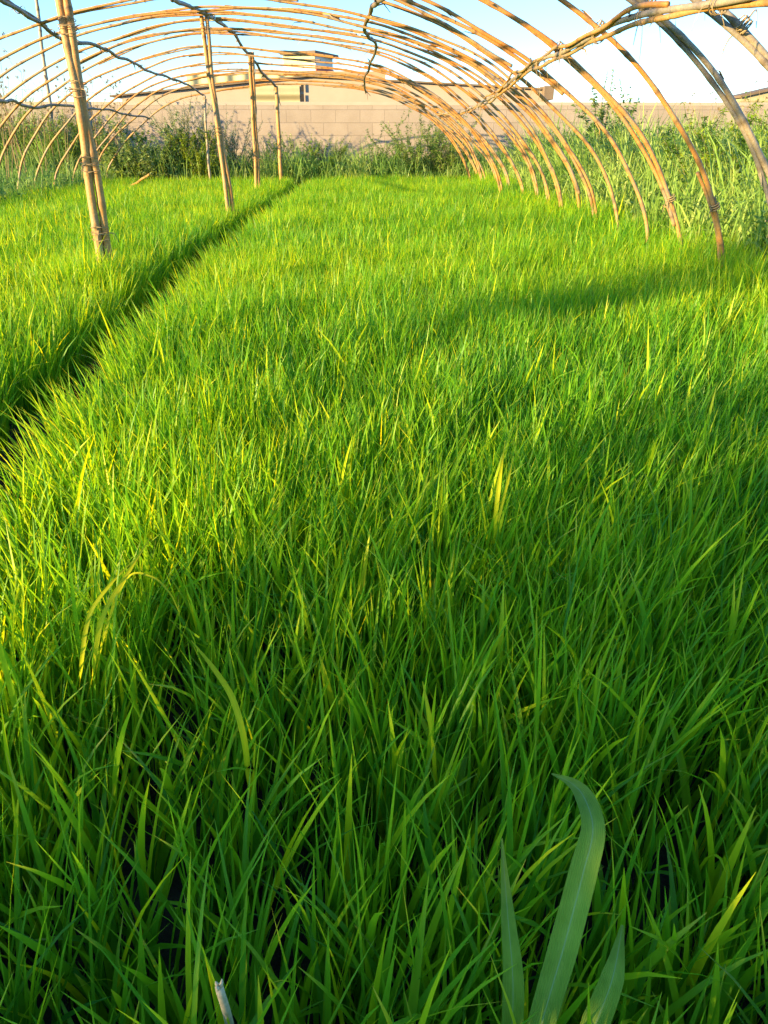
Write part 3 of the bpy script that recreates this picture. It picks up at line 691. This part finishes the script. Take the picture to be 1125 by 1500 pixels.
# ------------------------------------------------------------------ weeds
def leaves_np(pos, dirv, ln, wd, rnd, up=None):
    """folded pointed leaves: 6 vertices, 4 triangles kept as quads"""
    N = len(pos); d = dirv / (np.linalg.norm(dirv, axis=1, keepdims=True) + 1e-9)
    u = np.tile([0, 0, 1.0], (N, 1)) + RNG.normal(0, .35, (N, 3)); s = np.cross(d, u); s /= np.linalg.norm(s, axis=1, keepdims=True) + 1e-9
    nn = np.cross(s, d); ln = ln[:, None]; wd = wd[:, None]
    b = pos; m = pos + d * ln * .5 - nn * ln * .02; t = pos + d * ln - nn * ln * .12
    l1 = pos + d * ln * .35 - s * wd * .5 + nn * wd * .18; r1 = pos + d * ln * .35 + s * wd * .5 + nn * wd * .18
    l2 = pos + d * ln * .72 - s * wd * .28 - nn * ln * .03; r2 = pos + d * ln * .72 + s * wd * .28 - nn * ln * .03
    V = np.stack([b, l1, m, r1, l2, t, r2], 1).reshape(-1, 3)
    q = np.array([[0, 3, 2, 1], [1, 2, 5, 4], [2, 3, 6, 5]])
    Q = (np.arange(N)[:, None, None] * 7 + q[None]).reshape(-1, 4)
    return V, Q, dict(rnd=np.repeat(rnd, 7), tt=np.tile([0, .3, .5, .3, .7, 1, .7], N), dry=np.zeros(N * 7))

def leafy(h, rad, stems, per, leaf, lean=.25, rng=RNG, droop=0.2, lo=0.08, branch=True):
    """a branching herb: list of stem polylines and leaf arrays (base at origin)"""
    paths, P, D, Ln, Wd, Rn = [], [], [], [], [], []
    def along(S, n, lo, tone, sc=1):
        t = lo + (1 - lo) * rng.random(n); idx = t * (len(S) - 1); i = np.minimum(idx.astype(int), len(S) - 2); f = (idx - i)[:, None]
        p = S[i] * (1 - f) + S[i + 1] * f; a = rng.random(n) * 2 * pi; el = rng.normal(.25, .4, n)
        P.append(p); D.append(np.stack([np.cos(a) * np.cos(el), np.sin(a) * np.cos(el), np.sin(el) - droop], 1))
        s = (1.15 - .6 * t) * (.7 + .6 * rng.random(n)) * sc
        Ln.append(leaf[0] * s); Wd.append(leaf[1] * s); Rn.append(np.clip(tone + rng.normal(0, .18, n), 0, 1))
    for k in range(stems):
        a = rng.random() * 2 * pi; r0 = rad * .35 * rng.random(); hh = h * (.62 + .38 * rng.random()) if k else h
        b = np.array([r0 * cos(a), r0 * sin(a), 0]); out = np.array([cos(a), sin(a), 0]) * rad * (.2 + .8 * rng.random())
        S = smooth_path([b, b + out * .25 + [0, 0, hh * .4], b + out * .6 + [rng.normal(0, .02), rng.normal(0, .02), hh * .75], b + out * .9 + [0, 0, hh]], 6)
        paths.append((S, .006 * (h / .8)))
        tone = .35 + .35 * rng.random()
        along(S, int(per * .45), lo, tone)
        if branch:
            for j in range(5):
                i = int(len(S) * (.15 + .7 * rng.random())); a2 = rng.random() * 2 * pi; bl = hh * (.15 + .22 * rng.random())
                B = np.array([S[i], S[i] + np.array([cos(a2) * bl * .5, sin(a2) * bl * .5, bl * .45]), S[i] + np.array([cos(a2) * bl * .8, sin(a2) * bl * .8, bl])])
                paths.append((smooth_path(B, 4), .003)); along(smooth_path(B, 4), int(per * .11), .1, tone, .85)
    return paths, leaves_np(np.concatenate(P), np.concatenate(D), np.concatenate(Ln), np.concatenate(Wd), np.concatenate(Rn))

STEMM = plain_mat('weed_stem', (0.16, 0.17, 0.06), .3, 20)
def plant(name, loc, label, cat, spec, mat, stem=STEMM, group=None, part='foliage'):
    e = empty(name, loc, label, cat, group)
    paths, lv = spec; lv = lv if isinstance(lv, list) else [lv]
    mb = MB()
    for S, r in paths: tube(mb, S, np.linspace(r, r * .35, len(S)), 5)
    mb.build('stem', stem, e, True)
    for V, Q, A in lv: mesh_np(part, V, Q, mat, A, e)
    return e

def pos(x, y, Y, z=0): p = at_y(x, y, Y); return (float(p[0]), Y, z)
# right of the tunnel
plant('leafy_bush', pos(872, 300, 9.2), 'dark leafy bush rising above the weeds against the wall, behind the right arches', 'bush', leafy(1.14, .42, 9, 230, (.075, .040), lo=.25), WEED_DARK)
plant('leafy_bush', pos(1062, 300, 5.6), 'lime green leafy bush behind the grey double arch at the right', 'bush', leafy(.84, .42, 12, 260, (.060, .022), lo=.15), WEED_LIME)
plant('leafy_bush', pos(1135, 300, 6.8), 'tall yellowish bush at the right edge under the small shed', 'bush', leafy(.98, .50, 12, 240, (.060, .022), lo=.15), WEED_LIME)
plant('leafy_bush', pos(985, 300, 7.6), 'grey green bushy weed between the two frontmost orange arch legs', 'bush', leafy(.82, .55, 12, 240, (.070, .020), lo=.1), WEED_PALE)
plant('leafy_bush', pos(930, 300, 8.0), 'pale willow-leaved weed leaning beside the dark bush', 'bush', leafy(.80, .45, 10, 240, (.075, .018), lo=.1), WEED)
plant('leafy_bush', pos(800, 300, 11.0), 'dark green weed seen between the far right arch legs', 'bush', leafy(.74, .5, 10, 200, (.07, .024), lo=.1), WEED)
plant('leafy_bush', pos(1040, 300, 10.2), 'dry topped brownish weed close to the wall at the right', 'bush', leafy(.98, .6, 12, 200, (.05, .018), lo=.2), WEED_PALE)
# back edge
plant('leafy_bush', pos(610, 300, 12.0), 'broad green weed clump before the wall, in the middle of the back edge', 'bush', leafy(.92, .60, 20, 260, (.06, .018), lo=.08), WEED)
plant('leafy_bush', pos(560, 300, 12.1), 'low dark weed left of the broad clump at the back edge', 'bush', leafy(.62, .40, 14, 220, (.06, .018), lo=.08), WEED)
plant('leafy_bush', pos(660, 300, 11.9), 'pale tall weed right of the broad clump, by the far arch legs', 'bush', leafy(.98, .50, 18, 240, (.055, .016), lo=.1), WEED_PALE)
plant('leafy_bush', pos(485, 300, 12.0), 'yellow green weed at the end of the furrow', 'bush', leafy(.62, .38, 14, 220, (.05, .016), lo=.08), WEED_LIME)
plant('leafy_bush', pos(435, 300, 12.0), 'grey green weed beside the far ridge prop', 'bush', leafy(.68, .45, 14, 220, (.055, .018), lo=.08), WEED_PALE)
plant('leafy_bush', pos(345, 300, 11.9), 'silvery feathery weed between the second and third props', 'bush', leafy(.92, .55, 22, 260, (.05, .013), lo=.1, droop=-.2), WEED_GREY)
plant('leafy_bush', pos(300, 300, 11.6), 'yellow green bushy weed around the thin crooked prop', 'bush', leafy(.78, .40, 16, 260, (.05, .022), lo=.1), WEED_LIME)
plant('leafy_bush', pos(275, 300, 11.9), 'tall silvery weed standing against the wall left of the props', 'bush', leafy(1.12, .42, 18, 240, (.05, .013), lo=.2, droop=-.2), WEED_GREY)
plant('leafy_bush', pos(235, 300, 11.5), 'dark rounded bush with pale leaf tips at the back of the left bed', 'bush', leafy(.86, .50, 12, 210, (.075, .040), lo=.12), WEED_DARK)
plant('leafy_bush', pos(190, 300, 11.6), 'broad dark bush at the left end of the far arch', 'bush', leafy(.78, .45, 10, 200, (.075, .040), lo=.1), WEED_DARK)
plant('leafy_bush', pos(140, 300, 12.5), 'pale bushy weed behind the left arch feet', 'bush', leafy(.98, .60, 18, 260, (.06, .024), lo=.1), WEED_PALE)
plant('leafy_bush', pos(85, 300, 12.4), 'yellowish weed behind the thick front prop', 'bush', leafy(1.12, .65, 20, 260, (.055, .022), lo=.1), WEED_PALE)
plant('leafy_bush', pos(25, 300, 12.4), 'wide yellow green weed at the left edge of the back row', 'bush', leafy(1.12, .70, 22, 260, (.055, .022), lo=.1), WEED_PALE)
plant('leafy_bush', pos(-45, 300, 12.3), 'greenish weed at the far left end of the weed row', 'bush', leafy(1.1, .65, 20, 260, (.055, .022), lo=.1), WEED_PALE)

# tall dry seed-headed stalks against the sky, far left
def seedstalk(h, n=5, spread=.25, rng=RNG):
    paths, P, D, Ln, Wd, Rn = [], [], [], [], [], []
    for k in range(n):
        a = rng.random() * 2 * pi; b = np.array([.08 * cos(a), .08 * sin(a), 0]); hh = h * (.7 + .3 * rng.random())
        tip = b + np.array([cos(a) * spread * rng.random(), sin(a) * spread * rng.random(), hh])
        S = smooth_path([b, b * .5 + tip * .5 + rng.normal(0, .02, 3), tip], 6); paths.append((S, .005))
        for j in range(5):
            i = int(len(S) * (.45 + .54 * rng.random())); i = min(i, len(S) - 1); a2 = rng.random() * 2 * pi; bl = .05 + .10 * rng.random()
            B = np.array([S[i], S[i] + np.array([cos(a2) * bl * .6, sin(a2) * bl * .6, bl * .6]), S[i] + np.array([cos(a2) * bl * .8, sin(a2) * bl * .8, bl])])
            paths.append((B, .002)); m = 16
            d = rng.normal(0, 1, (m, 3)); P.append(leaves_np(B[-1] + rng.normal(0, .005, (m, 3)), d, .018 + .012 * rng.random(m), .012 + 0 * rng.random(m), rng.random(m)))
    return paths, P
DRYST = plain_mat('dry_stem', (0.30, 0.22, 0.10), .3, 20)
for (x, Y, h, lab) in [(5, 9.6, 1.62, 'tall dry stalks with dark seed heads at the very left edge'), (30, 10.0, 1.70, 'tallest cluster of dry seed-headed stalks left of the thin grey prop'),
                       (62, 10.4, 1.45, 'dry seed-headed stalks behind the thin grey prop'), (95, 11.6, 1.45, 'faint dry stalks just left of the thick front prop'),
                       (150, 12.0, 1.50, 'dry stalks with small round heads right of the thick front prop'), (178, 12.2, 1.35, 'short dry stalks before the end of the shed roof')]:
    plant('dry_seed_stalk', pos(x, 300, Y), lab, 'dry weed', seedstalk(h), DRYSEED, DRYST, 'dry seed stalks at the left', 'seed_head')

plant('slender_weed', pos(1005, 300, 11.8), 'thin stalks with brown seed tips before the right part of the wall', 'dry weed', seedstalk(1.18, 8, .5), DRYSEED, DRYST, None, 'seed_head')
plant('slender_weed', pos(1100, 300, 11.8), 'thin pale stalks rising before the small shed at the right edge', 'dry weed', seedstalk(1.42, 6, .3), DRYSEED, DRYST, None, 'seed_head')
plant('slender_weed', pos(870, 300, 9.3), 'light green shoot sticking up from the top of the dark bush', 'weed', leafy(1.36, .10, 3, 60, (.05, .028), lo=.55, branch=False), WEED)

# undergrowth that reads as one mass: coarse grass and herb leaves along the edges
def undergrowth(regions):
    parts = []
    for (x0, x1, y0, y1, dens, h, w, tone, keepf) in regions:
        n = int((x1 - x0) * (y1 - y0) * dens); x = x0 + (x1 - x0) * RNG.random(n); y = y0 + (y1 - y0) * RNG.random(n)
        k = keepf(x, y) if keepf else np.ones(n, bool); x, y = x[k], y[k]; n = len(x)
        hh = h * (.45 + .75 * RNG.random(n)) * (1 + .35 * field(x, y, 3.5, 40))
        parts.append(blades(np.stack([x, y, np.zeros(n)], 1), hh, w * (.6 + .8 * RNG.random(n)), RNG.random(n) * 2 * pi, np.abs(RNG.normal(.12, .16, n)), np.abs(RNG.normal(.5, .5, n)), 4,
                            np.clip(tone + .16 * RNG.normal(size=n) + .22 * field(x, y, 4, 41), 0, 1), np.zeros(n), False))
        # herb leaves among the blades
        m = n * 2; xx = np.repeat(x, 2) + RNG.normal(0, .05, m); yy = np.repeat(y, 2) + RNG.normal(0, .05, m); zz = np.repeat(hh, 2) * (.1 + .7 * RNG.random(m))
        a = RNG.random(m) * 2 * pi; el = RNG.normal(.3, .5, m)
        parts.append(leaves_np(np.stack([xx, yy, zz], 1), np.stack([np.cos(a) * np.cos(el), np.sin(a) * np.cos(el), np.sin(el)], 1), .045 + .04 * RNG.random(m), .012 + .014 * RNG.random(m),
                               np.clip(tone + .2 * RNG.normal(size=m) + .22 * field(xx, yy, 4, 41), 0, 1)))
    return merge(parts)
bedge = lambda x, y: x > 1.78 + .12 * field(x * 0, y, 4, 50)
ug = undergrowth([(1.55, 2.4, 2.4, 11.6, 1100, .46, .010, .58, bedge), (2.2, 4.2, 3.0, 12.6, 850, .70, .013, .58, None), (4.2, 8.5, 6.0, 12.7, 420, .76, .016, .58, None)])
o = mesh_np('weed_undergrowth', ug[0], ug[1], WEED_PALE, ug[2]); tag(o, 'sunlit tangle of coarse grass and weeds right of the tunnel up to the wall', 'weeds', kind='stuff')
ug = undergrowth([(-6.0, 2.4, 11.45, 12.75, 1100, .50, .012, .62, None)])
o = mesh_np('weed_undergrowth', ug[0], ug[1], WEED, ug[2]); tag(o, 'green strip of weeds between the far end of the beds and the wall', 'weeds', kind='stuff')
ug = undergrowth([(-4.6, -3.35, 6.4, 11.6, 700, .34, .011, .40, None), (-8.5, -4.6, 7.0, 12.0, 420, .42, .013, .6, None), (-8.5, -4.2, 12.0, 12.9, 900, .85, .015, .8, None), (-4.6, -3.5, 2.0, 6.4, 400, .24, .009, .4, None)])
o = mesh_np('weed_undergrowth', ug[0], ug[1], WEED, ug[2]); tag(o, 'dark green grass and weeds around the feet of the left arches', 'weeds', kind='stuff')

# unseen trees, added left behind the camera and shaped to shade the beds
def shade_sapling(x, y, z0, z1, rad, label, n=1500):
    e = empty('added_shade_tree', (x, y, 0), label, 'tree', 'unseen trees added for shade')
    mb = MB(); tube(mb, smooth_path([(0, 0, 0), (.02, .01, z0 * .6), (-.02, .02, z0), (0, 0, z1 * .95)], 6), np.linspace(.028, .006, 19), 7)
    for k in range(7):
        a = k * 2.4; zz = z0 + (z1 - z0) * (k / 8); tube(mb, smooth_path([(0, 0, zz), (rad * .4 * cos(a), rad * .4 * sin(a), zz + .12), (rad * .8 * cos(a), rad * .8 * sin(a), zz + .3)], 5), np.linspace(.010, .003, 11), 5)
    mb.build('trunk', DRYST, e, True)
    t = RNG.random(n); a = RNG.random(n) * 2 * pi; zz = z0 + (z1 - z0) * t
    rr_ = rad * np.sqrt(RNG.random(n)) * np.sin(np.clip(t, .06, .96) * pi) ** .5 * (1 + .3 * np.sin(a * 3 + t * 9))
    P = np.stack([rr_ * np.cos(a), rr_ * np.sin(a), zz], 1); d = RNG.normal(0, 1, (n, 3)); d[:, 2] -= .3
    V, Q, A = leaves_np(P, d, .07 + .05 * RNG.random(n), .035 + .02 * RNG.random(n), RNG.random(n)); mesh_np('crown', V, Q, WEED, A, e)
shade_sapling(-3.8, -0.22, 1.22, 2.2, .34, 'slim unseen tree added left of the tunnel mouth for the shade strip', 640)
shade_sapling(-3.9, -1.95, 0.85, 2.3, .48, 'fuller unseen tree added behind the slim one for shade', 1700)
shade_sapling(-3.8, -2.62, 0.45, 2.4, .62, 'bushy unseen tree added farther back on the left for shade', 2300)
shade_sapling(-4.0, -3.6, 0.40, 2.4, .60, 'rearmost unseen tree added on the left for shade', 2300)

# ------------------------------------------------------------------ wall and buildings
def wall():
    e = empty('boundary_wall', (0, 13.0, 0), 'long sandy concrete block wall closing off the far end', 'wall')
    mb = MB(); mb.box(-22, 24, 0, .2, -.3, 1.125); w = mb.build('block_face', BLOCK, e)
    mb = MB(); mb.box(-22, 24, -.004, .204, 1.125, 1.172); mb.build('coping', COPE, e)
wall()
def hp(x, y, Y): p = at_y(x, y, Y); return p
def shed():
    Y = 20.0; e = empty('long_shed', (-1, Y, 0), 'long low shed with a shallow brown roof behind the block wall', 'shed')
    L, M, R = hp(178, 141, Y), hp(450, 113, Y), hp(800, 132, Y)
    mb = MB(); d = 5.0
    v = [(L[0], 0, 0), (R[0], 0, 0), (R[0], 0, R[2]), (M[0], 0, M[2]), (L[0], 0, L[2])]
    v2 = [(a, d, c) for a, b, c in v]
    mb.add(np.array(v + v2) - [-1, 0, 0], [(0, 1, 2, 3, 4), (9, 8, 7, 6, 5), (0, 4, 9, 5), (1, 6, 7, 2), (0, 5, 6, 1)]); mb.build('wall', PLASTER, e)
    mb = MB(); th = .035
    for a, b in ((L, M), (M, R)):
        a = np.array([a[0], 0, a[2]]); b = np.array([b[0], 0, b[2]]); ex = .25 if a[0] < -5 else 0
        a2 = a + (a - b) / np.linalg.norm(a - b) * ex
        q = np.array([a2 + [0, -.10, .004], b + [0, -.10, .004], b + [0, d, .004], a2 + [0, d, .004]]); q2 = q + [0, 0, th]
        mb.add(np.vstack([q, q2]) - [-1, 0, 0], [(0, 3, 2, 1), (4, 5, 6, 7), (0, 1, 5, 4), (1, 2, 6, 5), (2, 3, 7, 6), (3, 0, 4, 7)])
    mb.build('roof', ROOFM, e)
    a, b = hp(374, 126, Y), hp(440, 152, Y)
    mb = MB(); mb.box(a[0] + 1, b[0] + 1, -.06, -.003, b[2] - .3, a[2]); mb.build('cladding_panel', CLAD, e)
    mb = MB()
    for y0, y1 in ((122, 134), (138, 148)):
        a, b = hp(441, y0, Y), hp(445.5, y1, Y); mb = MB(); mb.box(a[0] + 1, b[0] + 1, -.072, -.062, b[2], a[2]); mb.build('slit_opening', HOLE, e)
    c = hp(800, 134, Y); mb = MB(); mb.box(c[0] + .9, c[0] + 1.12, -.3, .3, c[2] - .18, c[2] + .1); mb.build('gutter_box', ROOFM, e)
    # paler lean-to roof rising behind the left slope
    a, b, c2 = hp(250, 127, Y + 3), hp(440, 105, Y + 3), hp(440, 118, Y + 3)
    mb = MB(); mb.box(a[0] + 1, b[0] + 1, 5.2, 7.5, 0, hp(300, 108, Y + 5.2)[2]); mb.build('lean_to', ROOFY, e)
    a, b = hp(372, 104, Y + 8), hp(565, 104, Y + 8); mb = MB(); mb.box(a[0] + 1, b[0] + 1, 8, 11, 0, a[2]); mb.build('rear_roof', PINK, e)
shed()
def hut():
    Y = 30.0; c = hp(462, 100, Y); zt = hp(462, 80, Y)[2]
    e = empty('rooftop_hut', (c[0], Y, 0), 'pale yellow hut with a flat dark roof and red side showing above the shed', 'hut')
    a = hp(414, 100, Y)[0] - c[0]; b = hp(483, 100, Y)[0] - c[0]
    # seen at its corner: sunlit face to the left, shaded side to the right
    def prism(pts, z0, z1, m, nm):
        n = len(pts); v = [(x, y, z0) for x, y in pts] + [(x, y, z1) for x, y in pts]
        f = [tuple(range(n - 1, -1, -1)), tuple(range(n, 2 * n))] + [(i, (i + 1) % n, n + (i + 1) % n, n + i) for i in range(n)]
        mb = MB(); mb.add(v, f); return mb.build(nm, m, e)
    foot = [(a, .35), (0, 0), (b * 1.12, 1.6), (a + b * 1.12, 1.95)]
    prism(foot, 0, zt, HUTW, 'wall')
    roof = [(a - .1, .15), (0.02, -.25), (b * 1.12 + .22, 1.55), (a + b, 2.2)]
    prism(roof, zt + .004, zt + .11, ROOFM, 'roof')
    z0, z1 = hp(470, 112, Y)[2], hp(470, 98, Y)[2]
    red = [(0.02, -.03), (b * 1.12 + .03, 1.57), (b * 1.12, 1.6), (0, 0)]
    prism([(x + .01, y - .012) for x, y in red], z0, z1, REDP, 'red_panel')
    yl = [(a, .32), (-.02, -.03), (-.02, .0), (a, .35)]
    prism([(x, y - .004) for x, y in yl], hp(440, 92, Y)[2], zt - .02, HUTY, 'yellow_band')
hut()
def side_shed():
    Y = 15.0; a = hp(1086, 143, Y); b = hp(1125, 134, Y); dx = b[0] - a[0]; sl = (b[2] - a[2]) / dx; w = 3.2
    e = empty('side_shed', (a[0], Y, 0), 'small yellow shed with a sloping brown roof at the right edge', 'shed')
    v = [(0, 0, 0), (w, 0, 0), (w, 0, a[2] + sl * w), (0, 0, a[2])]; v2 = [(x, .5, z) for x, y, z in v]
    mb = MB(); mb.add(v + v2, [(0, 1, 2, 3), (7, 6, 5, 4), (0, 3, 7, 4), (1, 5, 6, 2)]); mb.build('wall', CLAD, e)
    mb = MB(); q = np.array([(-.05, -.05, a[2] - .05 * sl + .004), (w, -.05, a[2] + sl * w + .004), (w, .6, a[2] + sl * w + .004), (-.05, .6, a[2] - .05 * sl + .004)])
    mb.add(np.vstack([q, q + [0, 0, .04]]), [(0, 3, 2, 1), (4, 5, 6, 7), (0, 1, 5, 4), (1, 2, 6, 5), (2, 3, 7, 6), (3, 0, 4, 7)]); mb.build('roof', ROOFM, e)
side_shed()
# a thin power line far off in the sky
mb = MB(); P = [hp(820, 121, 45), hp(925, 119, 45), hp(1040, 110, 45), hp(1250, 92, 45)]
tube(mb, smooth_path(P, 8), .012, 4); o = mb.build('power_line', WIRE); tag(o, 'thin power line across the pale sky at the right', 'cable')
mb = MB(); P = [hp(-80, 129, 45), hp(0, 130, 45), hp(60, 132, 45), hp(180, 138, 45)]
tube(mb, smooth_path(P, 8), .012, 4); o = mb.build('power_line', WIRE); tag(o, 'faint power line low in the sky at the left edge', 'cable')
